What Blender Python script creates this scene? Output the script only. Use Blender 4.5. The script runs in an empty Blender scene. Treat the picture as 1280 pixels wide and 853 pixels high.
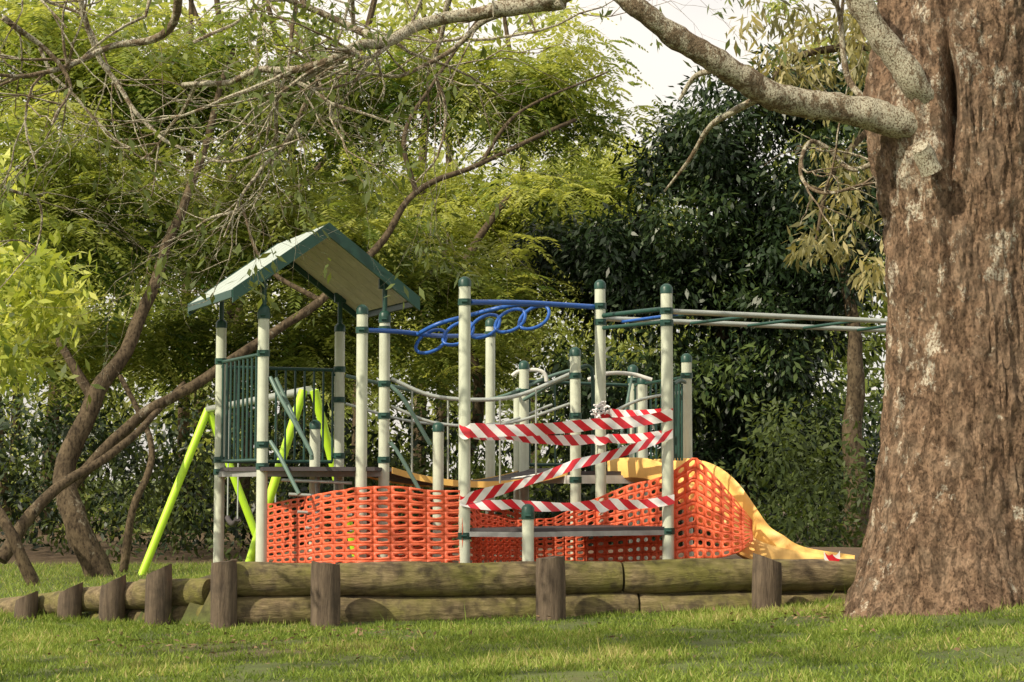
import bpy, math, random
import numpy as np
from mathutils import Vector, Matrix, noise
random.seed(4); rng=np.random.default_rng(7)
scene=bpy.context.scene
F=2200.0; HC=1.1; PITCH=math.atan(173.5/F)
# surveyed image coordinate + real distance -> world position
def W(px,py,d):
    x=(px-640)/F; u=(426.5-py)/F
    Y=math.cos(PITCH)-u*math.sin(PITCH); Z=math.sin(PITCH)+u*math.cos(PITCH)
    s=d/Y
    return Vector((x*s,d,HC+Z*s))
# ---------------------------------------------------------------- camera
cd=bpy.data.cameras.new("camera"); cam=bpy.data.objects.new("camera",cd); scene.collection.objects.link(cam)
cam.location=(0,0,HC); cam.rotation_euler=(math.pi/2+PITCH,0,0)
cd.sensor_width=36; cd.lens=F/1280*36; cd.clip_end=3000; scene.camera=cam
# ---------------------------------------------------------------- light
SD=Vector((-0.68,-0.54,0.70)).normalized()
EL=math.asin(SD.z); AZ=math.atan2(SD.x,SD.y)
w=bpy.data.worlds.new("World"); scene.world=w; w.use_nodes=True
nt=w.node_tree; bg=nt.nodes["Background"]; sk=nt.nodes.new("ShaderNodeTexSky"); sk.sky_type='NISHITA'
sk.sun_disc=False; sk.sun_elevation=EL; sk.sun_rotation=AZ%(2*math.pi); sk.dust_density=3.0; sk.air_density=1.0
# thin bright cloud over the clear sky
wtc=nt.nodes.new("ShaderNodeTexCoord"); wmp=nt.nodes.new("ShaderNodeMapping"); wmp.inputs['Scale'].default_value=(1,1,2.5)
wn=nt.nodes.new("ShaderNodeTexNoise"); wn.inputs['Scale'].default_value=2.2; wn.inputs['Detail'].default_value=6
wr=nt.nodes.new("ShaderNodeValToRGB"); wr.color_ramp.elements[0].position=.25; wr.color_ramp.elements[0].color=(.45,.45,.45,1); wr.color_ramp.elements[1].position=.6; wr.color_ramp.elements[1].color=(.95,.95,.95,1)
wm=nt.nodes.new("ShaderNodeMixRGB"); wm.inputs[2].default_value=(7.9,7.3,6.5,1)
nt.links.new(wtc.outputs['Generated'],wmp.inputs[0]); nt.links.new(wmp.outputs[0],wn.inputs['Vector']); nt.links.new(wn.outputs['Fac'],wr.inputs[0]); nt.links.new(wr.outputs[0],wm.inputs[0])
nt.links.new(sk.outputs[0],wm.inputs[1]); nt.links.new(wm.outputs[0],bg.inputs[0]); bg.inputs[1].default_value=0.15
sl=bpy.data.lights.new("sun","SUN"); sl.energy=5.0; sl.angle=math.radians(0.6); sl.color=(1,.90,.69)
so=bpy.data.objects.new("sun",sl); scene.collection.objects.link(so)
so.rotation_euler=SD.to_track_quat('Z','Y').to_euler(); so.location=(-10,-5,20)
scene.view_settings.view_transform='Standard'; scene.view_settings.look='None'; scene.view_settings.exposure=0
# ---------------------------------------------------------------- materials
class NT:
    def __init__(s,name):
        s.m=bpy.data.materials.new(name); s.m.use_nodes=True; s.t=s.m.node_tree
        s.b=s.t.nodes["Principled BSDF"]; s.out=s.t.nodes["Material Output"]
    def n(s,t,**k):
        o=s.t.nodes.new(t)
        for a,b in k.items(): setattr(o,a,b)
        return o
    def l(s,a,b): s.t.links.new(a,b)
    def coords(s,scale=(1,1,1)):
        tc=s.n("ShaderNodeTexCoord"); mp=s.n("ShaderNodeMapping"); mp.inputs['Scale'].default_value=scale
        s.l(tc.outputs['Object'],mp.inputs[0]); return mp.outputs[0]
    def noise(s,sc,detail=5,rough=.6,co=None,dist=0):
        o=s.n("ShaderNodeTexNoise"); o.inputs['Scale'].default_value=sc; o.inputs['Detail'].default_value=detail
        o.inputs['Roughness'].default_value=rough; o.inputs['Distortion'].default_value=dist
        if co is not None: s.l(co,o.inputs['Vector'])
        return o.outputs['Fac']
    def ramp(s,fac,stops):
        r=s.n("ShaderNodeValToRGB"); e=r.color_ramp.elements
        while len(e)<len(stops): e.new(.5)
        for i,(p,c) in enumerate(stops):
            e[i].position=p; e[i].color=(c[0],c[1],c[2],1) if not isinstance(c,(int,float)) else (c,c,c,1)
        s.l(fac,r.inputs[0]); return r.outputs[0]
    def mix(s,fac,a,b,mode='MIX'):
        o=s.n("ShaderNodeMixRGB",blend_type=mode)
        for v,i in ((fac,0),(a,1),(b,2)):
            if isinstance(v,(int,float)): o.inputs[i].default_value=v
            elif isinstance(v,tuple): o.inputs[i].default_value=(v[0],v[1],v[2],1)
            else: s.l(v,o.inputs[i])
        return o.outputs[0]
    def bump(s,h,st,dist=.02):
        o=s.n("ShaderNodeBump"); o.inputs['Strength'].default_value=st; o.inputs['Distance'].default_value=dist
        s.l(h,o.inputs['Height']); s.l(o.outputs[0],s.b.inputs['Normal']); return o
    def col(s,c): s.l(c,s.b.inputs['Base Color'])
def paint(name,c,rough=.45,dirt=.35,metal=0,spec=.4):
    q=NT(name); co=q.coords()
    d=q.noise(7,6,.65,co); st=q.noise(3,5,.6,q.coords((14,14,1.2)))
    f=q.ramp(d,[(.35,0.0),(.75,1.0)]); f2=q.ramp(st,[(.45,0.0),(.8,1.0)])
    dk=tuple(v*.55 for v in (c[0],c[1]*.97,c[2]*.85))
    a=q.mix(f,c,tuple(v*(1-dirt*.5) for v in c)); mm=q.n("ShaderNodeMath",operation='MULTIPLY'); mm.inputs[1].default_value=dirt
    q.l(f2,mm.inputs[0]); a=q.mix(mm.outputs[0],a,dk); q.col(a)
    q.b.inputs['Roughness'].default_value=rough; q.b.inputs['Metallic'].default_value=metal
    q.b.inputs['Specular IOR Level'].default_value=spec
    q.bump(d,.15,.003); return q.m
def leafmat(name,stops,trans=.35,rough=.5,tcol=None,spec=.3):
    q=NT(name); a=q.n("ShaderNodeAttribute"); a.attribute_name="tone"
    c=q.ramp(a.outputs['Fac'],stops); q.col(c); q.b.inputs['Roughness'].default_value=rough
    q.b.inputs['Specular IOR Level'].default_value=spec
    t=q.n("ShaderNodeBsdfTranslucent"); tc=q.mix(1.0,c,tcol or (1.6,1.5,.7),'MULTIPLY'); q.l(tc,t.inputs[0])
    m=q.n("ShaderNodeMixShader"); m.inputs[0].default_value=trans
    q.l(q.b.outputs[0],m.inputs[1]); q.l(t.outputs[0],m.inputs[2]); q.l(m.outputs[0],q.out.inputs[0]); return q.m
def barkmat(name,dark,mid,lich,lam=.5,zs=.35,scale=1.0,bst=.6,l3=5.5,blend=.8,pits=0):
    q=NT(name); co=q.coords((1,1,zs)); co2=q.coords((1,1,.75))
    n1=q.noise(9*scale,8,.7,co,.4); n2=q.noise(38*scale,6,.65,co); n3=q.noise(l3*scale,8,.75,co2,.3); n4=q.noise(45*scale,4,.6,co2)
    n5=q.noise(1.3,4,.6,co2)
    base=q.ramp(n1,[(.3,dark),(.7,mid)])
    base=q.mix(q.ramp(n2,[(.35,.85),(.55,0.0)]),base,tuple(v*.3 for v in dark))
    h=q.mix(.5,n1,n2)
    if pits:
        n6=q.noise(16,7,.75,q.coords((1,1,.45)),.6); base=q.mix(q.ramp(n6,[(.34,.75),(.44,0.0)]),base,tuple(v*.3 for v in dark))
        n7=q.noise(6,5,.6,co2); base=q.mix(q.ramp(n7,[(.45,0.0),(.7,.5)]),base,(.28,.21,.15)); h=q.mix(.5,h,q.ramp(n6,[(.3,0.0),(.5,1.0)]))
    add=q.n("ShaderNodeMath",operation='MULTIPLY_ADD'); q.l(n5,add.inputs[0]); add.inputs[1].default_value=.5; q.l(n3,add.inputs[2])
    lm=q.ramp(add.outputs[0],[(min(.97,lam+.25),0.0),(min(.99,lam+.31),1.0)]); l4=q.ramp(n4,[(.40,0.0),(.52,1.0)])
    f=q.mix(1.0,lm,l4,'MULTIPLY'); f2=q.mix(blend,(0,0,0),f)
    q.col(q.mix(f2,base,lich)); q.b.inputs['Roughness'].default_value=.9; q.b.inputs['Specular IOR Level'].default_value=.15
    q.bump(h,bst,.05); return q.m
M={}
M['post']=paint("post_paint",(.62,.66,.54),.42,.45)
M['dgreen']=paint("dark_green_paint",(.02,.07,.055),.4,.3)
M['rgreen']=paint("grey_green_paint",(.13,.21,.18),.4,.3)
M['galv']=paint("galvanised_steel",(.50,.54,.51),.38,.3,.35)
M['blue']=paint("blue_paint",(.025,.12,.48),.35,.25)
M['yellow']=paint("yellow_plastic",(.93,.58,.17),.42,.2)
M['lime']=paint("lime_paint",(.50,.80,.04),.4,.2)
M['rooftop']=paint("roof_sheet",(.46,.52,.49),.5,.35)
M['roofunder']=paint("roof_lining",(.66,.60,.48),.55,.5)
M['deck']=paint("deck_rubber",(.07,.06,.065),.7,.3)
M['deckedge']=paint("deck_edge",(.34,.34,.34),.5,.4)
M['white']=paint("white_paint",(.72,.72,.68),.45,.3)
q=NT("barrier_plastic"); q.col(q.mix(q.noise(4,5,.6,q.coords()),(.90,.15,.06),(.95,.25,.12))); q.b.inputs['Roughness'].default_value=.45
t=q.n("ShaderNodeBsdfTranslucent"); t.inputs[0].default_value=(.95,.25,.12,1); mx=q.n("ShaderNodeMixShader"); mx.inputs[0].default_value=.35
q.l(q.b.outputs[0],mx.inputs[1]); q.l(t.outputs[0],mx.inputs[2]); q.l(mx.outputs[0],q.out.inputs[0]); M['net']=q.m
# hazard tape
q=NT("hazard_tape_plastic"); uv=q.n("ShaderNodeUVMap"); sp=q.n("ShaderNodeSeparateXYZ"); q.l(uv.outputs[0],sp.inputs[0])
a=q.n("ShaderNodeMath",operation='ADD'); q.l(sp.outputs[0],a.inputs[0]); q.l(sp.outputs[1],a.inputs[1])
mu=q.n("ShaderNodeMath",operation='MULTIPLY'); mu.inputs[1].default_value=1/.155; q.l(a.outputs[0],mu.inputs[0])
fr=q.n("ShaderNodeMath",operation='FRACT'); q.l(mu.outputs[0],fr.inputs[0])
gt=q.n("ShaderNodeMath",operation='GREATER_THAN'); gt.inputs[1].default_value=.5; q.l(fr.outputs[0],gt.inputs[0])
q.col(q.mix(gt.outputs[0],(.82,.80,.80),(.62,.02,.035))); q.b.inputs['Roughness'].default_value=.3; q.bump(q.noise(18,4,.6,q.coords()),.4,.01); M['tape']=q.m
M['bark']=barkmat("old_tree_bark",(.13,.078,.05),(.33,.22,.145),(.58,.53,.43),.565,.7,1.6,.9,4.2,.82,pits=1)
M['limb']=barkmat("lichen_limb_bark",(.11,.08,.052),(.28,.21,.14),(.55,.52,.41),.46,.8,2.2,.6)
M['bgbark']=barkmat("forest_bark",(.05,.036,.024),(.16,.12,.075),(.26,.23,.17),.6,.5,.8,.5)
# log wood
q=NT("weathered_log"); co=q.coords(); st=q.noise(6,8,.7,q.coords((.7,6,6))); n=q.noise(1.6,6,.65,co); n2=q.noise(11,5,.6,co)
c=q.ramp(st,[(.28,(.06,.04,.024)),(.5,(.21,.155,.085)),(.75,(.38,.30,.17))])
c=q.mix(q.ramp(n,[(.40,0.0),(.62,.8)]),c,(.17,.165,.03)); c=q.mix(q.ramp(n2,[(.48,0.0),(.66,.7)]),c,(.05,.036,.024)); q.col(c)
q.b.inputs['Roughness'].default_value=.88; q.bump(st,.9,.025); M['log']=q.m
q=NT("weathered_log_end"); st=q.noise(6,8,.7,q.coords((5,5,.6))); n=q.noise(5,6,.7,q.coords())
c=q.ramp(st,[(.3,(.05,.034,.024)),(.6,(.15,.11,.075)),(.85,(.28,.22,.16))]); c=q.mix(q.ramp(n,[(.5,0.0),(.7,.6)]),c,(.03,.024,.018)); q.col(c)
q.b.inputs['Roughness'].default_value=.9; q.bump(st,.9,.025); M['logpost']=q.m
# ground
q=NT("grass_ground"); co=q.coords(); n=q.noise(.9,6,.6,co); n2=q.noise(14,6,.7,co); at=q.n("ShaderNodeAttribute"); at.attribute_name="mulch"
g=q.ramp(n,[(.35,(.07,.11,.02)),(.6,(.12,.155,.035)),(.75,(.16,.14,.055))]); g=q.mix(q.ramp(n2,[(.35,.6),(.6,0.0)]),g,(.06,.055,.025))
mc=q.ramp(n2,[(.3,(.04,.025,.015)),(.6,(.14,.09,.05)),(.8,(.22,.16,.10))]); q.col(q.mix(at.outputs['Fac'],g,mc))
q.b.inputs['Roughness'].default_value=.95; q.bump(n2,.7,.04); M['ground']=q.m
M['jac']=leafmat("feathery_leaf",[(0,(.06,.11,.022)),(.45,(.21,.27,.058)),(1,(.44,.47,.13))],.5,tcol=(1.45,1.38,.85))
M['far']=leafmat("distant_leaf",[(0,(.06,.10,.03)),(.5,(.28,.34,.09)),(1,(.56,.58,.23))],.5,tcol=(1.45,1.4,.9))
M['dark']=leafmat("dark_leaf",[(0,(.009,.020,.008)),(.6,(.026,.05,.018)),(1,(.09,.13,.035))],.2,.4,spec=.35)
M['olive']=leafmat("olive_leaf",[(0,(.10,.10,.04)),(.6,(.27,.25,.11)),(1,(.48,.42,.22))],.35,.45)
M['bright']=leafmat("bright_leaf",[(0,(.12,.18,.03)),(.6,(.40,.46,.08)),(1,(.68,.70,.20))],.45,.4,tcol=(1.4,1.35,.8))
M['mid']=leafmat("mid_leaf",[(0,(.04,.06,.018)),(.6,(.13,.17,.05)),(1,(.25,.28,.08))],.4)
M['grass']=leafmat("grass_blade",[(0,(.09,.14,.025)),(.5,(.20,.28,.05)),(.85,(.32,.40,.09)),(1,(.46,.42,.18))],.35,.6,tcol=(1.4,1.35,.8),spec=.15)
M['litter']=leafmat("dry_leaf",[(0,(.10,.06,.03)),(1,(.32,.22,.12))],.1,.8,(1,1,1))
# ---------------------------------------------------------------- helpers
def empty(name,loc=(0,0,0)):
    e=bpy.data.objects.new(name,None); scene.collection.objects.link(e); e.location=loc; e.empty_display_size=.3; return e
class MB:
    def __init__(s): s.v=[]; s.f=[]; s.uv=None
    def ring(s,c,t,r,n,up,sx=1,ph=0):
        x=t.cross(up)
        if x.length<1e-4: x=t.cross(Vector((1,0,0)))
        x.normalize(); y=x.cross(t).normalized(); b=len(s.v)
        for i in range(n):
            a=2*math.pi*i/n+ph; s.v.append(c+x*(math.cos(a)*r*sx)+y*(math.sin(a)*r))
        return b
    def tube(s,pts,rad,n=10,caps=True,jit=0,closed=False):
        pts=[Vector(p) for p in pts]
        if not hasattr(rad,'__len__'): rad=[rad]*len(pts)
        t0=(pts[-1]-pts[0]); up=Vector((0,0,1)) if abs(t0.normalized().z if t0.length>1e-6 else 0)<.9 else Vector((0,1,0))
        bs=[]; N=len(pts)
        for i,p in enumerate(pts):
            if closed: t=pts[(i+1)%N]-pts[(i-1)%N]
            else: t=pts[min(i+1,N-1)]-pts[max(i-1,0)]
            t.normalize(); r=rad[i]*(1+jit*(random.random()-.5)); bs.append(s.ring(p,t,r,n,up))
        rg=range(N) if closed else range(N-1)
        for i in rg:
            a=bs[i]; b=bs[(i+1)%N]
            for j in range(n): s.f.append((a+j,a+(j+1)%n,b+(j+1)%n,b+j))
        if caps and not closed:
            s.f.append(tuple(bs[0]+j for j in range(n-1,-1,-1))); s.f.append(tuple(bs[-1]+j for j in range(n)))
    def quadbox(s,p):  # 8 points: 4 bottom,4 top
        b=len(s.v); s.v+= [Vector(x) for x in p]
        for f in ((3,2,1,0),(4,5,6,7),(0,1,5,4),(1,2,6,5),(2,3,7,6),(3,0,4,7)): s.f.append(tuple(b+i for i in f))
    def prism(s,poly,z0,z1):
        b=len(s.v); n=len(poly)
        for z in (z0,z1):
            for p in poly: s.v.append(Vector((p[0],p[1],z)))
        s.f.append(tuple(b+i for i in range(n-1,-1,-1))); s.f.append(tuple(b+n+i for i in range(n)))
        for i in range(n): s.f.append((b+i,b+(i+1)%n,b+n+(i+1)%n,b+n+i))
    def obj(s,name,mat,parent=None,smooth=True,bevel=0):
        me=bpy.data.meshes.new(name); me.from_pydata([tuple(v) for v in s.v],[],s.f); me.materials.append(mat)
        if smooth:
            me.polygons.foreach_set('use_smooth',[True]*len(me.polygons))
            try: me.set_sharp_from_angle(angle=math.radians(50))
            except Exception: pass
        me.update(); o=bpy.data.objects.new(name,me); scene.collection.objects.link(o)
        if parent: o.parent=parent
        if bevel:
            b=o.modifiers.new("bevel",'BEVEL'); b.width=bevel; b.segments=2; b.limit_method='ANGLE'
        return o
def smoothpath(pts,k=6):
    pts=[Vector(p) for p in pts]; out=[]
    P=[pts[0]*2-pts[1]]+pts+[pts[-1]*2-pts[-2]]
    for i in range(1,len(P)-2):
        for j in range(k):
            t=j/k; a,b,c,d=P[i-1],P[i],P[i+1],P[i+2]
            out.append(.5*((2*b)+(c-a)*t+(2*a-5*b+4*c-d)*t*t+(3*b-a-3*c+d)*t**3))
    out.append(pts[-1]); return out
def npmesh(name,V,tone,mat,parent=None,k=4):
    n=len(V)//k; me=bpy.data.meshes.new(name)
    me.vertices.add(n*k); me.vertices.foreach_set('co',V.astype(np.float32).ravel())
    me.loops.add(n*k); me.loops.foreach_set('vertex_index',np.arange(n*k,dtype=np.int32))
    me.polygons.add(n); me.polygons.foreach_set('loop_start',np.arange(0,n*k,k,dtype=np.int32)); me.polygons.foreach_set('loop_total',np.full(n,k,dtype=np.int32))
    a=me.attributes.new('tone','FLOAT','FACE'); a.data.foreach_set('value',np.clip(tone,0,1).astype(np.float32))
    me.materials.append(mat); me.update(calc_edges=True); me.validate()
    o=bpy.data.objects.new(name,me); scene.collection.objects.link(o)
    if parent: o.parent=parent
    return o
def nrm(a): return a/np.maximum(np.linalg.norm(a,axis=-1,keepdims=True),1e-6)
def leafquads(P,D,N,L,Wd):
    D=nrm(D); S=nrm(np.cross(D,N)); L=L[:,None]; Wd=Wd[:,None]; Nn=nrm(np.cross(S,D))
    a=P; b=P+D*L*.45+S*Wd*.5-Nn*L*.03; c=P+D*L-Nn*L*.12; d=P+D*L*.45-S*Wd*.5-Nn*L*.03
    return np.stack([a,b,c,d],1).reshape(-1,3)
def ellip_points(c,r,n,shell=.55):
    d=nrm(rng.normal(size=(n,3))); rad=(shell+(1-shell)*rng.random((n,1)))*(rng.random((n,1))**.15)
    return np.array(c)+d*rad*np.array(r), d
def clump_leaves(C,R,per,size,asp=.42,droop=.3,flat=.6,tone_c=None,tonev=.25,out=None):
    n=len(C)*per; ci=np.repeat(np.arange(len(C)),per)
    o=nrm(rng.normal(size=(n,3)))*(rng.random((n,1))**.45); o[:,2]*=flat
    P=C[ci]+o*(R[ci][:,None] if hasattr(R,'__len__') else R)
    D=nrm(o+rng.normal(size=(n,3))*.6+np.array([0,0,-droop])); N=nrm(np.array([0,-.25,1.])+rng.normal(size=(n,3))*.55+o*.3)
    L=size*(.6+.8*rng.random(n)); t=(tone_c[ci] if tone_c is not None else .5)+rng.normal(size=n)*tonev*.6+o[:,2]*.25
    return leafquads(P,D,N,L,L*asp),t
def fronds(C,R,per,fl,K=9,lw=.022,ll=.10,tone_c=None):
    n=len(C)*per; ci=np.repeat(np.arange(len(C)),per)
    ang=rng.random(n)*2*np.pi; o=np.stack([np.cos(ang),np.sin(ang),rng.normal(size=n)*.25],1)
    P0=C[ci]+o*(rng.random((n,1))*.8)*R[ci][:,None]*np.array([1,1,.5])+np.stack([np.zeros(n),np.zeros(n),rng.normal(size=n)*.12],1)
    D=nrm(o+rng.normal(size=(n,3))*.3); FL=fl*(.6+.7*rng.random(n)); S=nrm(np.cross(D,np.array([0,0,1.]))); U=np.cross(S,D)
    dr=.35+.5*rng.random(n)
    Ps=[];Ds=[];Ns=[];Ls=[];Ts=[]
    tf=(tone_c[ci] if tone_c is not None else .5)+rng.normal(size=n)*.14
    for i in range(K):
        t=(i+.6)/K
        base=P0+D*(FL*t)[:,None]-np.array([0,0,1.])*(FL*dr*t*t)[:,None]
        for sgn in (-1,1):
            Ps.append(base); Ds.append(D*.45+S*sgn-np.array([0,0,.18+.25*t])+rng.normal(size=(n,3))*.1); Ns.append(U+rng.normal(size=(n,3))*.25)
            Ls.append(ll*(.5+math.sin(math.pi*min(1,t*.9+.1)))*(.8+.4*rng.random(n))); Ts.append(tf+rng.normal(size=n)*.07)
    P=np.concatenate(Ps);Dd=np.concatenate(Ds);N=np.concatenate(Ns);L=np.concatenate(Ls)
    return leafquads(P,Dd,N,L,np.full(len(L),lw)*(L/ll)*1.6),np.concatenate(Ts)
# ---------------------------------------------------------------- ground
def ss(a,b,x):
    t=np.clip((x-a)/(b-a),0,1); return t*t*(3-2*t)
def base_h(x,y):
    b=.12+.022*x+.022*np.maximum(0,x-1)**2
    b=np.clip(b,-.05,.6); return b*(1-ss(16,24,y))*ss(-30,5,y)
def padf(x,y):
    yl=12.56+.146*(x+1.96)+np.maximum(0,-2.1-x)*.90
    return ss(-3.6,-2.0,x)*(1-ss(6,7,x))*ss(0,.1,y-yl)*(1-ss(19,21,y))
def gh(x,y):
    p=padf(x,y); return base_h(x,y)*(1-p)+.38*p
xs=np.unique(np.concatenate([np.linspace(-1500,-20,14),np.linspace(-20,-6,15),np.linspace(-6,7,105),np.linspace(7,20,14),np.linspace(20,1500,14)]))
ys=np.unique(np.concatenate([np.linspace(-300,0,8),np.linspace(0,8,9),np.linspace(8,16,90),np.linspace(16,40,40),np.linspace(40,2500,16)]))
X,Y=np.meshgrid(xs,ys); Z=gh(X,Y)
near=(np.abs(X)<10)&(Y<40)
for i in range(X.shape[0]):
    for j in range(X.shape[1]):
        if near[i,j]: Z[i,j]+=.02*noise.noise((X[i,j]*1.5,Y[i,j]*1.5,0))
nv=[(a,b,c) for a,b,c in zip(X.ravel(),Y.ravel(),Z.ravel())]; nx=len(xs)
fs=[(i*nx+j,i*nx+j+1,(i+1)*nx+j+1,(i+1)*nx+j) for i in range(len(ys)-1) for j in range(nx-1)]
me=bpy.data.meshes.new("ground"); me.from_pydata(nv,[],fs); me.polygons.foreach_set('use_smooth',[True]*len(fs)); me.materials.append(M['ground'])
at=me.attributes.new('mulch','FLOAT','POINT')
bare=np.exp(-(((X+1.35)/.75)**2+((Y-10.5)/.45)**2))*.7+np.exp(-(((X-2.35)/.35)**2+((Y-11.7)/.4)**2))*.8
mu_=np.clip(np.maximum(np.maximum(padf(X,Y),ss(22,24.5,Y)*(1-ss(60,70,Y))),bare),0,1).ravel(); at.data.foreach_set('value',mu_.astype(np.float32))
o=bpy.data.objects.new("ground",me); scene.collection.objects.link(o)
# grass
n=240000; gx=rng.uniform(-4.8,4.8,n); gy=7.9+rng.random(n)**.9*6.2
keep=(padf(gx,gy)<.05); gx=gx[keep];gy=gy[keep]
dens=np.array([noise.noise((a*1.1,b*1.1,3.)) for a,b in zip(gx,gy)]); dens2=np.array([noise.noise((a*4,b*4,9.)) for a,b in zip(gx,gy)])
br=np.exp(-(((gx+1.35)/.75)**2+((gy-10.5)/.45)**2))*.6+np.exp(-(((gx-2.35)/.35)**2+((gy-11.7)/.4)**2))*.6
keep=rng.random(len(gx))<np.clip(.85+dens*.9+dens2*.7-br,.15,1); gx=gx[keep];gy=gy[keep];dn=dens[keep];d2=dens2[keep]
m2=28000; fx=rng.uniform(-7,-1.5,m2); fy=rng.uniform(13,23,m2); k2=padf(fx,fy)<.3; fx=fx[k2];fy=fy[k2]
gx=np.concatenate([gx,fx]);gy=np.concatenate([gy,fy]);dn=np.concatenate([dn,np.zeros(len(fx))+.2]);d2=np.concatenate([d2,np.zeros(len(fx))])
gz=gh(gx,gy)-.01; n=len(gx); H=(.026+.028*rng.random(n)+.025*rng.random(n)**4)*(1+.5*dn+.7*d2)*np.where(gy<13,1,1.3)
H[(rng.random(n)<.003)]*=2.2
P=np.stack([gx,gy,gz],1); D=np.stack([rng.normal(size=n)*.75,rng.normal(size=n)*.75,np.ones(n)],1)
V=leafquads(P,D,nrm(rng.normal(size=(n,3))),H,.005+.004*rng.random(n))
npmesh("grass",V,.47+rng.normal(size=n)*.22+dn*.6+d2*.3+(rng.random(n)<.05)*.6,M['grass'])
n=520; lx=rng.uniform(-4,4,n); ly=rng.uniform(9,12.6,n); lx[:220]=rng.normal(-1.5,.7,220); ly[:220]=rng.normal(11.2,.5,220); lx[260:380]=rng.normal(2.2,.4,120); ly[260:380]=rng.normal(11.7,.3,120)
ly=np.minimum(ly,12.4+.146*(lx+1.96)-.25)
P=np.stack([lx,ly,gh(lx,ly)+.02+.02*rng.random(n)],1)
V=leafquads(P,np.stack([rng.normal(size=n),rng.normal(size=n),rng.normal(size=n)*.3],1),np.array([0,0,1.])+rng.normal(size=(n,3))*.4,.025+.035*rng.random(n),.012+.014*rng.random(n))
npmesh("leaf_litter",V,rng.random(n),M['litter'])
# ---------------------------------------------------------------- log retaining wall
lw=empty("log_retaining_wall")
def log(a,b,r,name):
    m=MB(); a=Vector(a);b=Vector(b); k=40; pts=[];rr=[]
    for i in range(k+1):
        t=i/k; p=a.lerp(b,t); p+=Vector((0,noise.noise((p.x*1.3,r*90,a.z*5))*.012,noise.noise((p.x*1.7,4+r*70,a.z*9))*.02))
        pts.append(p); rr.append(r*(1+.07*noise.noise((p.x*2,a.z*8,1))+.03*noise.noise((p.x*7,a.z*8,5))))
    rr[0]*=.93; rr[-1]*=.93; n=28
    m.tube(pts,rr,n)
    for i in range(k+1):
        for j in range(n):
            v=m.v[i*n+j]; d=v-pts[i]; m.v[i*n+j]=pts[i]+d*(1+.05*noise.noise((v.x*1.5,v.y*14,v.z*14)))
    m.obj(name,M['log'],lw)
def LP(px,z,r=0):  # point on wall line for a picture column
    k=(px-640)/F; y=(12.42+.146*1.96)/(1-.146*k); return Vector((k*y,y,z))
i=0
for a,b in ((286,418),(419,774),(777,957),(958,1066)):
    log(LP(a,.395),LP(b,.40),.118,"top_log_%d"%i); i+=1
for a,b in ((288,672),(673,793),(796,956),(958,1052)):
    log(LP(a,.165),LP(b,.17),.116,"lower_log_%d"%i); i+=1
def vpost(px,ptop,pbot,d,wpx,lean=0,cut=.03):
    m=MB(); a=W(px,pbot,d); a.z-=.25; b=W(px+lean,ptop,d); r=wpx/2*d/F
    pts=[a.lerp(b,t/6) for t in range(7)]; m.tube(pts,[r*(1+.05*noise.noise((px,t,2))) for t in range(6)]+[r*.95],18)
    for v in m.v[6*18:]: v.z+= (v.x-b.x)/r*cut+.012*noise.noise(v*30)
    m.obj("stake_%d"%px,M['logpost'],lw)
vpost(280,702,778,12.30,33,0,.012); vpost(407,704,780,12.20,37,0,-.012); vpost(689,697,779,12.38,37,-1,.01); vpost(957,698,770,12.62,37,2,-.035)
log(W(262,740,12.75),W(175,742,13.0),.105,"side_log_0"); log(W(178,744,13.0),W(90,752,13.5),.095,"side_log_1"); log(W(92,752,13.5),W(-20,765,14.3),.092,"side_log_2"); log(W(264,768,12.75),W(215,772,12.9),.10,"side_log_3")
log(W(-18,766,14.3),W(-140,770,15.8),.09,"side_log_4"); log(W(215,774,12.9),W(120,778,13.4),.09,"side_log_5")
vpost(197,712,775,12.7,33,2,.045); vpost(138,726,775,13.0,32,4,.05); vpost(84,735,779,13.3,30,5,.045); vpost(28,745,785,13.6,28,6,.045)
# ---------------------------------------------------------------- playground
pg=empty("playground_structure")
posts=MB(); caps=MB(); rails=MB(); grails=MB(); galv=MB(); blue=MB(); deck=MB(); edge=MB(); yel=MB(); wht=MB()
G0=.33
def gpost(px,ptop,d,bands=(),r=.043):
    b=W(px,ptop,d); x,y,z=b; posts.tube([(x,y,G0-.1),(x,y,z-.07)],r,18)
    caps.tube([(x,y,z-.075),(x,y,z-.03),(x,y,z-.012),(x,y,z)],[r+.004,r+.004,r*.8,r*.35],18)
    for h in bands:
        zz=W(px,h,d).z; caps.tube([(x,y,zz-.024),(x,y,zz+.024)],r+.007,18); caps.tube([(x-.02,y-r-.006,zz),(x+.02,y-r-.006,zz)],.012,6)
    return Vector((x,y,z))
p330=gpost(330,381,13.4,(395,442,556,583)); p277=gpost(277,399,14.4,(452,575,590)); p481=gpost(481,388,13.82,(400,412,480,520,575))
p425=gpost(425,404,14.8,(462,500,570)); p453=gpost(453,381,13.32,(413,)); pA=gpost(581,346,13.0,(378,670),.044); pB=gpost(833,355,13.4,(389,404,664),.045)
pC=gpost(750,350,14.0,(383,403,512,660)); p613=gpost(613,398,15.6,(418,)); p655=gpost(655,451,15.2,(490,)); p719=gpost(719,434,14.1,(470,520,600))
p791=gpost(791,456,15.9,(476,)); p858=gpost(858,442,14.6,(470,578)); p394=gpost(394,525,14.2,()); p548=gpost(548,528,13.9,()); p660=gpost(660,630,12.85,(645,))
gpost(648,486,15.3); gpost(803,470,15.6)
def rail(mb,*pts,r=.016,n=10,k=5): mb.tube(smoothpath([W(*p) for p in pts],k) if len(pts)>2 else [W(*p) for p in pts],r,n)
def at(p,z): return Vector((p.x,p.y,z))
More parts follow.
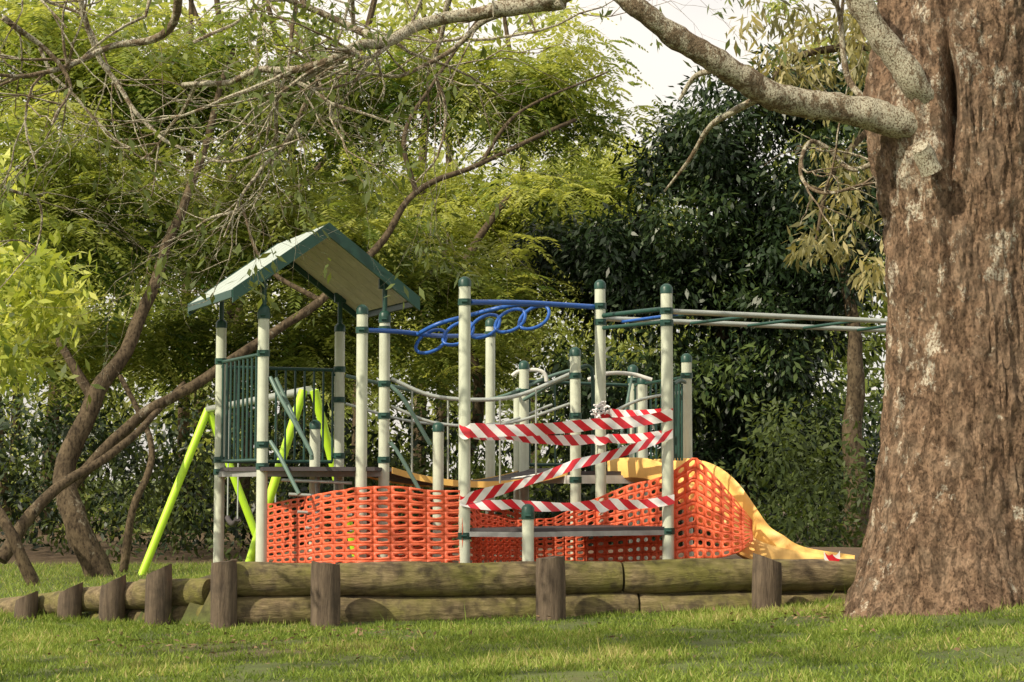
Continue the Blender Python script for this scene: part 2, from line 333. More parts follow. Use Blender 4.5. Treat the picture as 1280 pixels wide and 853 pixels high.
def panel(mb,a,b,z0,z1,nb,r=.009,inset=.06):
    d=(b-a); d.z=0; L=d.length; d.normalize(); s=at(a,0)+d*inset; L-=2*inset
    for z in (z0,z1): mb.tube([at(s,z),at(s+d*L,z)],.015,8)
    for i in range(nb+1):
        q=s+d*L*i/nb; mb.tube([at(q,z0),at(q,z1)],r,6)
    for z in (z0+.04,z1-.04):
        mb.tube([at(a,z),at(s,z)],.012,6); mb.tube([at(s+d*L,z),at(b,z)],.012,6)
DZ=1.20
panel(rails,p277,p330,DZ+.05,2.06,9); panel(rails,p277,p425,DZ+.05,2.02,11)
# tower deck
quad=[p330,p481,p425,p277]; quad=[(v.x,v.y) for v in quad]
deck.prism(quad,DZ-.03,DZ); 
def edgebar(a,b,z0,z1,t=.02,mb=edge):
    d=(b-a);d.z=0;d.normalize(); nn=Vector((d.y,-d.x,0))*t
    a=a+nn*.1;b=b+nn*.1
    mb.quadbox([at(a-nn,z0),at(b-nn,z0),at(b+nn,z0),at(a+nn,z0),at(a-nn,z1),at(b-nn,z1),at(b+nn,z1),at(a+nn,z1)])
for a,b in ((p330,p481),(p481,p425),(p425,p277),(p277,p330)): edgebar(a,b,DZ-.075,DZ-.033)
deck.prism([(W(283,0,14.2).x,14.2),(W(335,0,13.3).x,13.3),(W(472,0,13.3).x,13.3),(W(481,0,13.8).x,13.8)],DZ-.033,DZ-.004)
# climber / stairs with handrails at the front of the tower
rail(grails,(338,472,13.4),(352,500,13.3),(386,560,13.2),(390,575,13.2)); rail(grails,(338,552,13.4),(352,575,13.3),(374,618,13.2)); rail(grails,(488,482,13.8),(505,500,13.8),(538,556,13.9))
rail(grails,(488,553,13.8),(500,570,13.8),(524,612,13.8)); rail(grails,(345,473,14.2),(362,510,14.1),(385,560,13.9))
for yy in (600,618,640,660): rail(galv,(352+(yy-600)*.5,yy,13.4),(440,yy+4,13.5),r=.013)
for i in range(3): rail(galv,(395+i*25,596,13.7),(400+i*24,668,13.5),r=.014)
# sagging bridge
def sag(pa,pb,dz,k=9): 
    return [pa.lerp(pb,t/k)+Vector((0,0,-dz*4*(t/k)*(1-t/k))) for t in range(k+1)]
for off,(a,b) in enumerate(((W(490,592,13.95),W(722,590,14.3)),(W(440,592,14.9),W(660,592,15.3)))):
    pts=sag(a,b,.12,14)
    for i in range(14):
        p,q_=pts[i],pts[i+1]; t=Vector((0,.02,0)); h=Vector((0,0,.05))
        yel.quadbox([p-t,q_-t,q_+t,p+t,p-t+h,q_-t+h,q_+t+h,p+t+h])
A1=sag(W(490,592,13.95),W(722,590,14.3),.12,14); A2=sag(W(440,592,14.9),W(660,592,15.3),.12,14)
for i in range(14):
    a,b=A1[i],A2[i]; a2=A1[i].lerp(A1[i+1],.85); b2=A2[i].lerp(A2[i+1],.85); h=Vector((0,0,.03)); u=Vector((0,0,.015))
    deck.quadbox([a+u,a2+u,b2+u,b+u,a+u+h,a2+u+h,b2+u+h,b+u+h])
rail(galv,(489,474,13.85),(540,495,13.9),(600,500,14.0),(650,494,14.1),(712,468,14.2),r=.017); rail(galv,(489,508,13.85),(540,528,13.9),(600,533,14.0),(650,526,14.1),(712,505,14.2),r=.013)
rail(grails,(432,470,14.8),(500,485,14.9),(560,498,15.0),(620,498,15.1),(690,470,15.3),(735,458,15.5),r=.016); rail(galv,(432,505,14.8),(520,528,14.9),(620,530,15.1),(690,506,15.3),r=.012)
for x,y in ((515,487),(560,498),(625,499),(670,486)): rail(galv,(x,y,14.0),(x,y+108 if y<490 else y+105,14.05),r=.008)
# rear deck
D2=1.17; q2=[(v.x,v.y) for v in (p719,p858,p791,p655)]
deck.prism(q2,D2-.03,D2)
for a,b in ((p719,p858),(p858,p791),(p791,p655),(p655,p719)): edgebar(a,b,D2-.10,D2-.033,.02,wht)
panel(rails,p858,p791,D2+.05,1.95,9); panel(rails,p655,p791,D2+.06,1.95,4,.008)
rail(rails,(719,462,14.1),(736,458,14.2),(741,480,14.2),(741,590,14.2),r=.014); rail(wht,(640,470,15.2),(650,464,15.2),(672,463,15.2),(682,470,15.2),(683,490,15.2),r=.018)
rail(wht,(735,475,15.0),(760,467,15.0),(790,468,15.2),(815,475,15.2),r=.018)
rail(grails,(655,500,15.1),(690,480,14.8),(719,470,14.1)); rail(wht,(640,600,14.6),(700,592,14.4),(745,594,14.2),r=.02)
rail(galv,(758,520,14.0),(800,500,14.2),(855,490,14.6),r=.013); rail(grails,(768,590,14.4),(790,470,15.2),r=.012)
rail(rails,(842,480,13.45),(850,476,14.0),(856,478,14.5)); 
for i in range(4): rail(rails,(842+i*3.5,480,13.5+.25*i),(842+i*3.5,576,13.5+.25*i),r=.009)
# low step platform
tri=[(pA.x,pA.y),(p660.x,p660.y+.05),(pB.x,pB.y-.02),(pC.x,pC.y)]
zp=.735; deck.prism(tri,zp-.012,zp+.012)
for a,b in ((pA,p660),(p660,pB),(pB,pC),(pC,pA)): edgebar(at(a,0),at(b,0),zp-.05,zp-.014,.018,edge)
# overhead ladder to the right
LZ=2.385
ra=(at(pB,LZ),Vector((3.9,14.63,LZ))); rb=(at(pC,LZ),Vector((3.7,15.33,LZ)))
for a,b in (ra,rb): galv.tube([a,b],.021,12)
for i in range(6):
    t=(i+.5)/6; rails.tube([ra[0].lerp(ra[1],t)-Vector((0,0,.01)),rb[0].lerp(rb[1],t)-Vector((0,0,.01))],.013,8)
blue.tube([ra[0].lerp(ra[1],.03)-Vector((0,0,.02)),rb[0].lerp(rb[1],.06)-Vector((0,0,.02))],.012,8)
rails.tube([at(pB,LZ+.02),at(pC,LZ+.02)],.019,10); rails.tube([at(pB,LZ-.08),at(pC,LZ-.08)],.016,10)
gp=Vector((3.9,14.63,0)); posts.tube([at(gp,.2),at(gp,2.6)],.044,14); gp=Vector((3.7,15.33,0)); posts.tube([at(gp,.2),at(gp,2.6)],.044,14)
# blue ring ladder: rail carrying a row of hanging ring handles
rail(blue,(588,378,13.0),(660,379,13.5),(743,384,14.0),r=.021); rail(blue,(458,413,13.35),(500,415,13.8),(548,420,14.2),(606,420,15.5),r=.019)
rail(blue,(522,418,13.9),(548,405,13.8),(585,395,13.8),(620,386,13.7),(650,381,13.7),(682,382,13.7),r=.017)
for cx,cy in ((539,427),(573,417),(606,408),(638,401),(668,397)):
    c=W(cx,cy,14.0); pts=[]
    for i in range(28):
        a=2*math.pi*i/28; ca,sa=math.cos(a),math.sin(a); k_=1+.12*(sa<0)*abs(sa)
        pts.append(c+Vector((.115*ca*k_+.03*sa,.05*sa,.095*sa+.02*ca)))
    blue.tube(pts,.014,8,closed=True)
def mk(mb,n,m,**k): return mb.obj(n,m,pg,**k)
mk(posts,"posts",M['post']); mk(caps,"caps_and_clamps",M['dgreen']); mk(rails,"green_rails",M['dgreen']); mk(grails,"grey_green_rails",M['rgreen']); mk(galv,"steel_rails",M['galv'])
mk(blue,"blue_ring_ladder",M['blue']); mk(deck,"decks",M['deck'],smooth=False); mk(edge,"deck_edges",M['deckedge'],smooth=False); mk(yel,"bridge_stringers",M['yellow'],smooth=False); mk(wht,"white_parts",M['white'])
# gable roof
R0=Vector((-1.42,13.5,3.06)); e2=Vector((-.425,.905,0)); e1=Vector((.905,.425,0)); RL=1.27; HW=.75; DR=.54
top=MB(); und=MB(); fas=MB()
N_l=Vector((-e1.x*DR,-e1.y*DR,HW)).normalized(); N_r=Vector((e1.x*DR,e1.y*DR,HW)).normalized()
for s,nn in ((-1,N_l),(1,N_r)):
    sl_=e1*s*HW+Vector((0,0,-DR)); nb=7
    for i in range(nb):
        a=R0+e2*(RL*i/nb+.004); b=R0+e2*(RL*(i+1)/nb-.004)
        und.quadbox([a-nn*.025,b-nn*.025,b+sl_*.97-nn*.025,a+sl_*.97-nn*.025,a-nn*.004,b-nn*.004,b+sl_*.97-nn*.004,a+sl_*.97-nn*.004])
    a=R0;b=R0+e2*RL; top.quadbox([a-nn*.003,b-nn*.003,b+sl_-nn*.003,a+sl_-nn*.003,a+nn*.012,b+nn*.012,b+sl_+nn*.012,a+sl_+nn*.012])
    for i in range(1,5):
        c=R0+e2*(RL*i/5); top.tube([c+nn*.012,c+sl_+nn*.012],.004,6)
    for off in (-.012,RL+.012):
        a=R0+e2*off; tv=e2*.012; dn_=Vector((0,0,-.085)); upv=Vector((0,0,.022)); b=a+sl_*1.01
        fas.quadbox([a-tv+dn_,b-tv+dn_,b+tv+dn_,a+tv+dn_,a-tv+upv,b-tv+upv,b+tv+upv,a+tv+upv])
    a=R0+sl_-e2*.0; b=a+e2*RL; o_=e1*s*.014; fas.quadbox([a-o_+Vector((0,0,-.05)),b-o_+Vector((0,0,-.05)),b+o_+Vector((0,0,-.05)),a+o_+Vector((0,0,-.05)),a-o_+Vector((0,0,.01)),b-o_+Vector((0,0,.01)),b+o_+Vector((0,0,.01)),a+o_+Vector((0,0,.01))])
for p in (p330,p277,p481,p425): 
    zz=3.06-.54*abs((Vector((p.x,p.y,0))-Vector((R0.x,R0.y,0))).dot(e1))/HW-.03
    fas.tube([at(p,p.z-.02),at(p,zz)],.020,8); s=.05; q_=at(p,zz-.06); fas.quadbox([q_-e1*s-e2*.01,q_+e1*s-e2*.01,q_+e1*s+e2*.01,q_-e1*s+e2*.01]+[v+Vector((0,0,.08)) for v in (q_-e1*s-e2*.01,q_+e1*s-e2*.01,q_+e1*s+e2*.01,q_-e1*s+e2*.01)])
mk(top,"roof_sheets",M['rooftop'],smooth=False); mk(und,"roof_lining",M['roofunder'],smooth=False); mk(fas,"roof_fascia",M['dgreen'],smooth=False)
# ---------------------------------------------------------------- slide
sp_=smoothpath([W(790,598,14.6),W(835,598,14.3),W(870,613,14.05),W(905,655,13.8),W(940,688,13.65),W(985,705,13.5),W(1062,712,13.35)],6)
m=MB(); prof=[(-.25,.13),(-.27,.16),(-.29,.13),(-.28,.0),(-.2,-.04),(.2,-.04),(.28,0),(.29,.13),(.27,.16),(.25,.13),(.24,.02),(.17,-.01),(-.17,-.01),(-.24,.02)]
bs=[]
for i,p in enumerate(sp_):
    t=(sp_[min(i+1,len(sp_)-1)]-sp_[max(i-1,0)]).normalized(); s=t.cross(Vector((0,0,1))).normalized(); u=s.cross(t); bs.append(len(m.v))
    f=1-.45*max(0,(i/len(sp_)-.7)/.3)
    for a,b in prof: m.v.append(p+s*a+u*b*(f if b>0 else 1))
k=len(prof)
for i in range(len(bs)-1):
    for j in range(k): m.f.append((bs[i]+j,bs[i+1]+j,bs[i+1]+(j+1)%k,bs[i]+(j+1)%k))
m.f.append(tuple(bs[0]+j for j in range(k))); m.f.append(tuple(bs[-1]+j for j in range(k-1,-1,-1)))
m.obj("playground_slide",M['yellow'])
# ---------------------------------------------------------------- swing frame
sw=empty("swing_frame"); m=MB()
tl=W(260,512,20.8); tr=W(386,488,16.3); bar=(tr-tl); bar.z=0; bar.normalize()
m.tube([tl,W(173,729,20.3)],.047,12); m.tube([tl,W(332,700,21.0)],.045,12); m.tube([tr+Vector((-.05,0,0)),W(308,716,16.1)],.042,12); m.tube([tr+Vector((.05,0,0)),W(447,700,16.6)],.042,12)
m.obj("legs",M['lime'],sw); m=MB(); m.tube([tl,tr],.04,12); m.obj("crossbar",M['galv'],sw)
m=MB()
for t in (.25,.36,.62,.73):
    p=tl.lerp(tr,t); m.tube([p,p-Vector((0,0,1.25))],.008,5)
m.obj("chains",M['galv'],sw); m=MB()
for t in (.25,.62):
    a=tl.lerp(tr,t)-Vector((0,0,1.25)); b=tl.lerp(tr,t+.11)-Vector((0,0,1.25)); m.tube(sag(a,b,.06,6),.03,8)
m.obj("seats",M['deck'],sw)
# ---------------------------------------------------------------- orange barrier mesh
def net(cols,ph=.055,pw=.125,name="net",hw=.66,hh=.44,wob=.012):
    T=[W(px,t,d) for px,t,b,d in cols]; B=[W(px,b,d) for px,t,b,d in cols]
    cum=[0]
    for i in range(1,len(T)): cum.append(cum[-1]+(Vector((T[i].x-T[i-1].x,T[i].y-T[i-1].y,0))).length)
    hmax=sum((a-b).length for a,b in zip(T,B))/len(T); nr=max(3,int(hmax/ph)); nc=max(2,int(cum[-1]/pw)); m=MB()
    def P(u,v):
        s=u/nc*cum[-1]; i=0
        while i<len(cum)-2 and s>cum[i+1]: i+=1
        t=(s-cum[i])/max(1e-6,cum[i+1]-cum[i]); t=min(max(t,0),1)
        a=T[i].lerp(T[i+1],t); b=B[i].lerp(B[i+1],t); p=b.lerp(a,v/nr)
        p.y+=wob*noise.noise((s*2.2,v/nr*1.5,1.7))*2; p.z+=.014*noise.noise((s*2.5,v/nr*2,7.7))+.006*noise.noise((s*9,v/nr*4,2.2)); return p
    for i in range(nc):
        for j in range(nr):
            b=len(m.v)
            for (x,y) in ((0,0),(.5,0),(1,0),(1,.5),(1,1),(.5,1),(0,1),(0,.5)): m.v.append(P(i+x,j+y))
            a,c=hw/2,hh/2
            for (x,y) in ((-a*.85,-c*.7),(0,-c),(a*.85,-c*.7),(a,0),(a*.85,c*.7),(0,c),(-a*.85,c*.7),(-a,0)): m.v.append(P(i+.5+x,j+.5+y))
            for k in range(8): m.f.append((b+k,b+(k+1)%8,b+8+(k+1)%8,b+8+k))
    o=m.obj(name,M['net'],nb_); md=o.modifiers.new("thick",'SOLIDIFY'); md.thickness=.002
nb_=empty("orange_barrier_mesh")
net([(325,630,714,14.1),(360,625,713,13.7),(400,617,711,13.25),(447,608,710,12.95),(500,609,709,12.93),(545,612,708,12.95),(578,612,706,12.98)],name="front_run")
net([(578,612,706,12.98),(600,640,706,13.2),(640,650,704,13.6),(690,648,703,13.8),(745,622,703,13.9),(790,606,703,13.75),(833,593,702,13.45),(868,570,699,13.5),(900,602,697,13.3),(925,632,690,13.2),(941,652,676,13.15)],ph=.05,pw=.085,hh=.46,hw=.54,name="rear_run",wob=.025)
net([(447,614,705,14.2),(500,620,706,15.0),(560,625,706,15.2),(625,630,706,15.0),(660,640,706,15.2)],name="back_run")
# ---------------------------------------------------------------- hazard tape
tp=empty("hazard_tape")
def tape(pts,wd=.095,name="strip",sagz=.02,tw=0):
    P=[];
    for i in range(len(pts)-1):
        a=W(*pts[i]);b=W(*pts[i+1]); k=14
        for j in range(k+(1 if i==len(pts)-2 else 0)):
            t=j/k; p=a.lerp(b,t); p.z-=sagz*4*t*(1-t); P.append(p)
    me=bpy.data.meshes.new(name); V=[];UV=[];s=0
    for i,p in enumerate(P):
        if i: s+=(p-P[i-1]).length
        wv=wd*(.85+.3*noise.noise((s*3,pts[0][1],0))); yy=.03*noise.noise((s*4,pts[0][1]*.3,5))
        V+= [p+Vector((0,yy,wv/2)),p+Vector((0,-yy,-wv/2))]; UV+=[(s,wd),(s,0)]
    Fc=[(2*i,2*i+1,2*i+3,2*i+2) for i in range(len(P)-1)]
    me.from_pydata([tuple(v) for v in V],[],Fc); uvl=me.uv_layers.new(name="UVMap")
    for l in me.loops: uvl.data[l.index].uv=UV[l.vertex_index]
    me.materials.append(M['tape']); me.polygons.foreach_set('use_smooth',[True]*len(Fc)); o=bpy.data.objects.new(name,me); scene.collection.objects.link(o); o.parent=tp
tape([(574,538,12.94),(588,538,12.93),(745,530,13.3),(841,518,13.34)],name="upper_run",wd=.105)
tape([(575,537,13.05),(640,545,13.5),(742,549,13.94),(760,548,13.94),(841,541,13.5)],name="middle_run",wd=.085)
tape([(743,521,13.93),(762,516,13.93),(841,514,13.42)],name="back_run",wd=.08)
tape([(841,542,13.34),(720,580,13.1),(586,622,12.93),(575,625,12.94)],name="diagonal_run",wd=.085)
tape([(575,626,12.95),(640,630,12.98),(743,631,13.2),(762,630,13.22),(843,624,13.34)],name="lower_run",wd=.085)
m=MB()
for k in range(26):
    c=W(750+random.uniform(-8,8),512+random.uniform(-7,7),13.92); m.tube([c,c+Vector((random.uniform(-.05,.05),-.02,random.uniform(-.04,.04)))],.008,4)
m.obj("knot",M['tape'],tp)
tape([(1030,694,13.0),(1040,698,13.0),(1050,694,13.0)],name="slide_end_wrap",wd=.07)
# ---------------------------------------------------------------- big tree
bt=empty("lichen_covered_tree",(0,0,0)); m=MB(); NS=260; z0,z1=-.15,5.6; NR=380; cx0,cy0=3.08,11.95
def trunk_r(th,z):
    zz=max(z,.1); r=.50+.33*math.exp(-(zz-.15)/.95)
    fl=math.exp(-max(0,z-.1)/.4); r+=fl*.16*(.4+.6*math.cos(7*th+.8+1.3*math.sin(th)))+.02
    r+=.025*math.cos(3*th+z*.6)+.05*noise.noise((math.cos(th)*1.6,math.sin(th)*1.6,z*.7))
    if z>2.9: r+= .10*math.exp(-((z-3.6)/.5)**2)*max(0,math.cos(th-math.pi*1.02))
    c=math.cos(th);s=math.sin(th)
    r+=.030*noise.noise((c*5,s*5,z*2.2))+.020*abs(noise.noise((c*11,s*11,z*3.5)))*2-.012+.012*noise.noise((c*22,s*22,z*14))+.007*noise.noise((c*50,s*50,z*30))
    # bark seam and hollow
    d=(th-math.pi*1.37+.05*math.sin(z*3)); d=(d+math.pi)%(2*math.pi)-math.pi
    r-=.24*math.exp(-(d/.07)**2)*math.exp(-((z-3.62)/.30)**2)+.05*math.exp(-(d/.06)**2)*(1 if z>2.4 else .3)
    return r
for i in range(NR+1):
    z=z0+(z1-z0)*i/NR
    cx=cx0+.03*math.sin(z*.8)
    for j in range(NS):
        th=2*math.pi*j/NS; r=trunk_r(th,z); m.v.append(Vector((cx+r*math.cos(th),cy0+r*math.sin(th),z)))
for i in range(NR):
    for j in range(NS): m.f.append((i*NS+j,i*NS+(j+1)%NS,(i+1)*NS+(j+1)%NS,(i+1)*NS+j))
m.obj("trunk",M['bark'],bt)
def limb(pts,r0,r1,n=16,k=9,jit=.0,mb=None,rough=.10):
    P=smoothpath(pts,k); Rr=[(r0+(r1-r0)*i/(len(P)-1)) for i in range(len(P))]
    mb=mb or MB(); P2=[p+Vector((noise.noise(p*1.7),noise.noise(p*1.7+Vector((5,5,5))),noise.noise(p*1.9+Vector((9,0,0)))))*r0*.35 for p in P]
    b0=len(mb.v); mb.tube(P2,Rr,n)
    for i in range(len(P2)):
        for j in range(n):
            v=mb.v[b0+i*n+j]; d=v-P2[i]; mb.v[b0+i*n+j]=P2[i]+d*(1+rough*2*noise.noise(v*9)+rough*noise.noise(v*24))
    return mb,P2
mb,PL=limb([W(1185,190,11.75),W(1150,160,11.6),W(1085,143,11.5),W(1010,127,11.4),W(955,112,11.3),W(905,86,11.2),W(855,52,11.1),W(800,8,11.0),W(745,-25,11.0),W(690,-2,11.0),W(620,12,11.0)],.115,.05,18,10)
limb([W(1190,170,11.75),W(1150,115,11.5),W(1118,68,11.45),W(1080,10,11.4),W(1040,-60,11.3),W(960,-160,11.2)],.10,.07,18,9,mb=mb)
limb([W(1165,215,11.35),W(1153,188,11.3),W(1150,182,11.28)],.075,.055,14,4,mb=mb)
limb([W(960,114,11.3),W(915,140,11.6),W(885,160,11.9),W(860,200,12.1),W(830,240,12.3)],.03,.008,10,7,mb=mb)
limb([W(905,86,11.2),W(870,95,11.5),W(850,125,11.6)],.025,.012,8,5,mb=mb)
mb.obj("main_limbs",M['limb'],bt)
# twig network
tw=MB(); tips=[]
def grow(p,d,L,r,depth,sp=.55,droop=.0,flaty=.5):
    k=6; pts=[p]; dd=d.normalized()
    for i in range(k):
        j=Vector((random.gauss(0,1),random.gauss(0,flaty),random.gauss(0,1)))*.2; j.z-=droop*.1
        dd=(dd+j).normalized(); pts.append(pts[-1]+dd*L/k)
    rr=[r*(1-.6*i/k) for i in range(k+1)]; tw.tube(pts,rr,6 if r>.012 else 4,caps=False)
    if depth==0: tips.append((pts[-1],dd)); tips.append((pts[3],dd)); return
    for c in range(random.choice((2,3,3))):
        i=random.randint(2,k); nd=(dd+Vector((random.gauss(0,1),random.gauss(0,flaty),random.gauss(0,1)))*sp).normalized()
        grow(pts[i],nd,L*random.uniform(.55,.85),rr[i]*.75,depth-1,sp,droop,flaty)
mains=[([(700,0),(620,12),(540,22),(490,45),(440,62),(380,80),(310,92),(228,106)],.05,.016,11.0),
 ([(480,55),(430,30),(380,10),(320,-20)],.03,.015,11.2),([(650,8),(600,30),(560,65),(500,95),(440,90)],.025,.008,11.4),
 ([(440,62),(400,100),(360,170),(330,215),(300,250),(280,300)],.022,.006,11.3),([(230,-20),(200,40),(140,60),(60,90),(0,95)],.03,.01,10.6),
 ([(90,-20),(120,60),(170,140),(230,190),(300,200),(380,170)],.02,.006,11.0),([(300,255),(250,280),(210,300),(190,305)],.012,.004,11.4),
 ([(1110,190),(1060,215),(1015,180),(1000,220),(1030,240),(1090,230)],.022,.01,13.0),([(1100,150),(1060,90),(1050,20),(1030,-40)],.03,.015,13.2),
 ([(0,20),(60,60),(90,110),(60,160)],.02,.006,10.4),([(0,230),(50,260),(40,320)],.012,.005,11.0),([(560,0),(540,80),(560,160),(520,230)],.02,.006,13.)]
for pts,r0,r1,d in mains:
    P=smoothpath([W(a,b,d+.25*math.sin(i)) for i,(a,b) in enumerate(pts)],6)
    P=[p+Vector((noise.noise(p*3),noise.noise(p*3+Vector((4,4,4))),noise.noise(p*3+Vector((8,1,1)))))*.05 for p in P]
    tw.tube(P,[r0+(r1-r0)*i/(len(P)-1) for i in range(len(P))],9)
    for c in range(3+len(P)//7):
        i=random.randint(2,len(P)-2); t=(P[i+1]-P[i]).normalized()
        grow(P[i],t+Vector((random.gauss(0,.7),random.gauss(0,.4),random.gauss(-.1,.7))),random.uniform(.5,1.0),r1*1.05,2 if pts[0][0]<1000 else 1)
for i in range(16):
    grow(W(random.uniform(-30,620),random.uniform(-60,60),random.uniform(10.5,13.5)),Vector((random.gauss(-.4,.8),random.gauss(0,.3),random.gauss(-.3,.5))),random.uniform(.7,1.3),.014,3)
tw.obj("twigs",M['limb'],bt)
TP=np.array([tuple(t[0]) for t in tips]); 
sel=TP[rng.random(len(TP))<.26]; V,t=clump_leaves(sel,np.full(len(sel),.13),6,.085,.35,.7); npmesh("leaves",V,t,M['mid'],bt)
# crown above the picture
C1,_=ellip_points((3.8,11.5,7.8),(2.4,3.0,1.6),80,.2); V,t=clump_leaves(C1,np.full(80,.45),60,.12,.4,.5); npmesh("crown_leaves",V,t,M['mid'],bt)
# unseen tree added left of the camera to dapple the lawn
nb2=empty("added_shade_tree"); mb3=MB(); limb([(-10.5,3.5,-.2),(-10.2,3.8,3),(-9.2,4.2,6),(-7.5,5,8)],.32,.08,14,7,mb=mb3); limb([(-9.9,3.9,4.2),(-8.5,5.5,6.2),(-6.5,6.0,7.2)],.12,.04,10,6,mb=mb3); limb([(-9.5,4.1,5.4),(-7,3.6,7),(-4.8,4.4,7.4)],.12,.04,10,6,mb=mb3)
mb3.obj("trunk",M['bgbark'],nb2)
C1,_=ellip_points((-6.6,4.9,7.5),(3.6,1.5,.9),22,.1); V,t=clump_leaves(C1,.35+.3*rng.random(22),80,.12,.4,.5); npmesh("leaves",V,t,M['mid'],nb2)
# ---------------------------------------------------------------- olive-leaved branch behind right tree
ot=empty("drooping_leaf_tree"); om=MB(); 
for pts in ([(1290,420,16),(1240,200,16),(1150,60,16),(1060,-40,16)],[(1180,100,16),(1100,150,15.6),(1040,220,15.4),(1020,300,15.3)],[(1150,60,16),(1050,60,15.6),(980,80,15.4),(960,130,15.3)]):
    P=smoothpath([W(*p) for p in pts],6); om.tube(P,[.05*(1-.8*i/len(P)) for i in range(len(P))],8)
P=[W(1290,420,16)]; om.tube([Vector((P[0].x,16,0)),P[0]],[.16,.08],10); om.obj("trunk",M['bgbark'],ot)
cs=[]
for (px,py,sx,sy,nn) in ((1040,60,70,50,26),(1075,150,40,60,16),(1060,250,40,50,14),(1030,310,35,22,10),(980,90,40,30,10),(1090,330,20,30,8),(1000,20,60,20,14),(1080,20,30,20,10),(1040,190,40,30,8)):
    for i in range(nn): cs.append(tuple(W(px+random.gauss(0,sx*.6),py+random.gauss(0,sy*.6),random.uniform(14.6,16.2))))
cs=np.array(cs); V,t=clump_leaves(cs,np.full(len(cs),.16),17,.12,.27,.9,.8,rng.random(len(cs))*.8+.1); npmesh("leaves",V,t,M['olive'],ot)
# bright foliage at the left edge
bs_=empty("bright_leaf_shrub"); cs=[]
for (px,py,sx,sy,nn) in ((20,340,50,28,30),(50,390,40,25,22),(10,440,30,20,14),(-40,380,50,60,20),(80,345,20,12,6),(5,225,15,18,4)):
    for i in range(nn): cs.append(tuple(W(px+random.gauss(0,sx*.55),py+random.gauss(0,sy*.6),random.uniform(13.2,14.6))))
cs=np.array(cs); V,t=clump_leaves(cs,np.full(len(cs),.18),22,.12,.36,.35,.8,rng.random(len(cs))*.8+.2,.35); npmesh("leaves",V,t,M['bright'],bs_)
om=MB(); 
for q_ in ([(-260,785,15),(-180,560,14.8),(-90,430,14.5),(20,370,14.3),(80,345,14.2)],[(-180,560,14.8),(-60,470,14.4),(10,445,14.3)]):
    P=smoothpath([W(*p) for p in q_],6); om.tube(P,[.06*(1-.8*i/len(P)) for i in range(len(P))],8)
om.obj("stems",M['bgbark'],bs_)
# ---------------------------------------------------------------- jacaranda trees
jacs=[("jacaranda_tree",[([(130,735,20),(95,650,20),(82,590,20.2),(118,500,20.4),(155,440,20.6),(200,330,21),(250,200,21.4),(290,60,22)],.16,.03),([(88,610,20.2),(170,525,20.5),(260,470,20.8),(400,375,21.3),(470,310,21.8),(520,240,22),(600,205,22.4),(720,150,23)],.075,.025),([(520,240,22),(505,170,22),(545,100,22.4),(600,20,23)],.035,.018),([(118,500,20.4),(60,400,20.6),(20,280,21)],.06,.02),([(400,375,21.3),(330,330,21.5),(300,250,21.8)],.035,.015),([(600,205,22.4),(650,140,22.6),(760,90,23)],.03,.012)],
   [((80,250,22),(2.4,2,1.5),46),((330,300,24),(2.4,2,1.4),46),((560,350,25),(2.2,2,1.0),30),((200,110,23),(2.8,2,1.3),46),((60,60,24),(2.0,2,1.2),30),((480,110,24.5),(2.7,2,1.2),34),((690,110,25.5),(1.8,1.8,1.2),28),((380,430,25),(3.0,1.5,.9),34),((120,420,24.5),(2.6,1.5,.9),30)]),
 ("jacaranda_tree",[([(0,700,19),(60,620,19.4),(150,560,20),(230,480,21)],.08,.03),([(45,735,18.5),(10,660,18.5),(-60,560,19)],.07,.05),([(300,640,26),(310,540,26),(280,430,26),(330,300,27),(420,180,28)],.10,.04),([(560,640,28),(600,500,28),(570,360,28),(640,240,29)],.11,.05),([(150,735,21),(165,640,21),(190,560,21.5),(150,470,22)],.055,.03)],
   [((640,270,31),(3.0,2.5,1.7),62),((440,260,31),(3.0,2.5,2.0),44),((200,260,30),(3.4,2.5,2.2),44),((770,260,32),(1.8,2,1.3),32),((600,420,29),(2.6,2,1.3),34)])]
for name,trunks,ells in jacs:
    e=empty(name); om=MB()
    for pts,r0,r1 in trunks: limb([W(*p) for p in pts],r0,r1,12,6,mb=om,rough=.08)
    om.obj("trunk_and_limbs",M['bgbark'],e)
    Cs=[];Tn=[]
    for (pp,rr,nn) in ells:
        c=W(*pp); C,d=ellip_points(c,rr,nn,.15); Cs.append(C); Tn.append(.48+.22*d[:,2]-.12*d[:,1]+rng.normal(size=nn)*.22+(.16 if pp[0]>400 and pp[2]>28 else 0))  # tone imitates light: tops, near sides and far centre painted lighter
    C=np.concatenate(Cs);T=np.concatenate(Tn); R=.45+.45*rng.random(len(C))
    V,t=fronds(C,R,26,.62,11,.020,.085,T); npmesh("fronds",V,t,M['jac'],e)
# ---------------------------------------------------------------- dense dark tree
e=empty("dense_dark_tree"); om=MB()
for pts,r0,r1 in (([(940,690,25),(930,560,25),(900,400,25),(880,250,25.4)],.16,.06),([(1075,700,23.5),(1065,560,23.5),(1070,430,23.5),(1040,300,23.8)],.18,.06),([(930,560,25),(1000,450,25),(1040,350,25)],.1,.05)): limb([W(*p) for p in pts],r0,r1,12,6,mb=om)
om.obj("trunk",M['bgbark'],e); Cs=[];Tn=[]
for (pp,rr,nn) in (((900,330,25),(2.3,1.6,1.7),100),((760,330,25.5),(1.1,1.3,1.0),36),((1010,300,24.5),(1.6,1.5,2.0),74),((870,190,25),(1.3,1.3,.9),36),((1000,130,25),(1.5,1.3,.9),34),((880,480,24.5),(2.4,1.4,.9),70),((700,310,26),(.6,.8,.4),12),((1120,220,24),(1.4,1.3,2.4),44),((960,560,25),(1.8,1.3,.7),36)):
    c=W(*pp); C,d=ellip_points(c,rr,nn,.2); Cs.append(C); Tn.append(.40+.25*d[:,2]+rng.normal(size=nn)*.24)
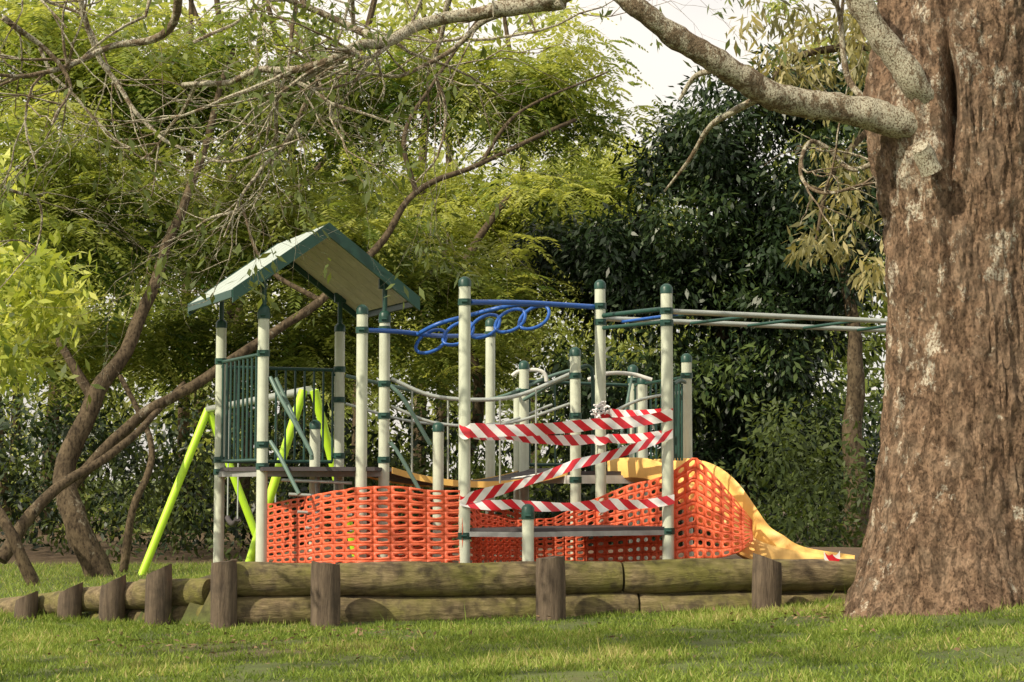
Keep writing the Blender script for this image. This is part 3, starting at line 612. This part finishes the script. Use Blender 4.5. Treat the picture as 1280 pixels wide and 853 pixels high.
C=np.concatenate(Cs);T=np.concatenate(Tn); V,t=clump_leaves(C,.35+.3*rng.random(len(C)),170,.135,.36,.5,.75,T); npmesh("leaves",V,t,M['dark'],e)
# ---------------------------------------------------------------- understorey shrubs
Cs=[];Tn=[]
for i in range(280):
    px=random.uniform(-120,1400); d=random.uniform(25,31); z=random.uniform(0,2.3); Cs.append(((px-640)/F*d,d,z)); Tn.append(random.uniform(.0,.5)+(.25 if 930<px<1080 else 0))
C=np.array(Cs);T=np.array(Tn); V,t=clump_leaves(C,.5+.4*rng.random(len(C)),110,.15,.4,.4,.8,T); npmesh("shrubs",V,t,M['dark'])  # dark leaf colour stands in for the shade of the understorey
Cs=[]
for i in range(46): px=random.gauss(1000,60); d=random.uniform(20.5,22.5); Cs.append(((px-640)/F*d,d,random.uniform(.2,1.9)))
for i in range(60): px=random.choice((random.uniform(-60,330),random.uniform(380,640))); d=random.uniform(23.5,25); Cs.append(((px-640)/F*d,d,random.uniform(.1,1.5)))
C=np.array(Cs); V,t=clump_leaves(C,.3+.2*rng.random(len(C)),70,.11,.4,.4,.8,rng.random(len(C))*.6); npmesh("shrubs",V,t*.55,M['mid'])
# ---------------------------------------------------------------- distant trees
Cs=[];Tn=[]
for i in range(1400):
    px=random.uniform(-220,1500); d=random.uniform(36,50); z=random.uniform(0,15.0)
    py=600-(z-1.1)/d*F
    if 770<px<975 and py<175 : continue
    th_=.12 if px<420 else .0
    if py<230 and noise.noise((px*.012,py*.012,3))>th_: continue
    if py<330 and noise.noise((px*.022,py*.022,8))>.22: continue
    Cs.append(((px-640)/F*d,d,z)); Tn.append(.25+.45*min(1,z/7)+.35*noise.noise((px*.01,py*.012,1))+random.gauss(0,.1)-(.25 if px>820 else 0))  # sunlit upper and dark lower foliage painted into tone by height
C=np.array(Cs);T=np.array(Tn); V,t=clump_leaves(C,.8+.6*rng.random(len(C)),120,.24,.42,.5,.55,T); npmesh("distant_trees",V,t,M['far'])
tm=MB()
for i in range(16):
    x=random.uniform(-13,2.5); y=random.uniform(35,46); tm.tube(smoothpath([(x,y,-.3),(x+random.gauss(0,.3),y,4),(x+random.gauss(0,.5),y,9),(x+random.gauss(0,.9),y,13)],4),[.16*(1-.06*k) for k in range(13)],7)
tm.obj("distant_tree_trunks",M['bgbark'])
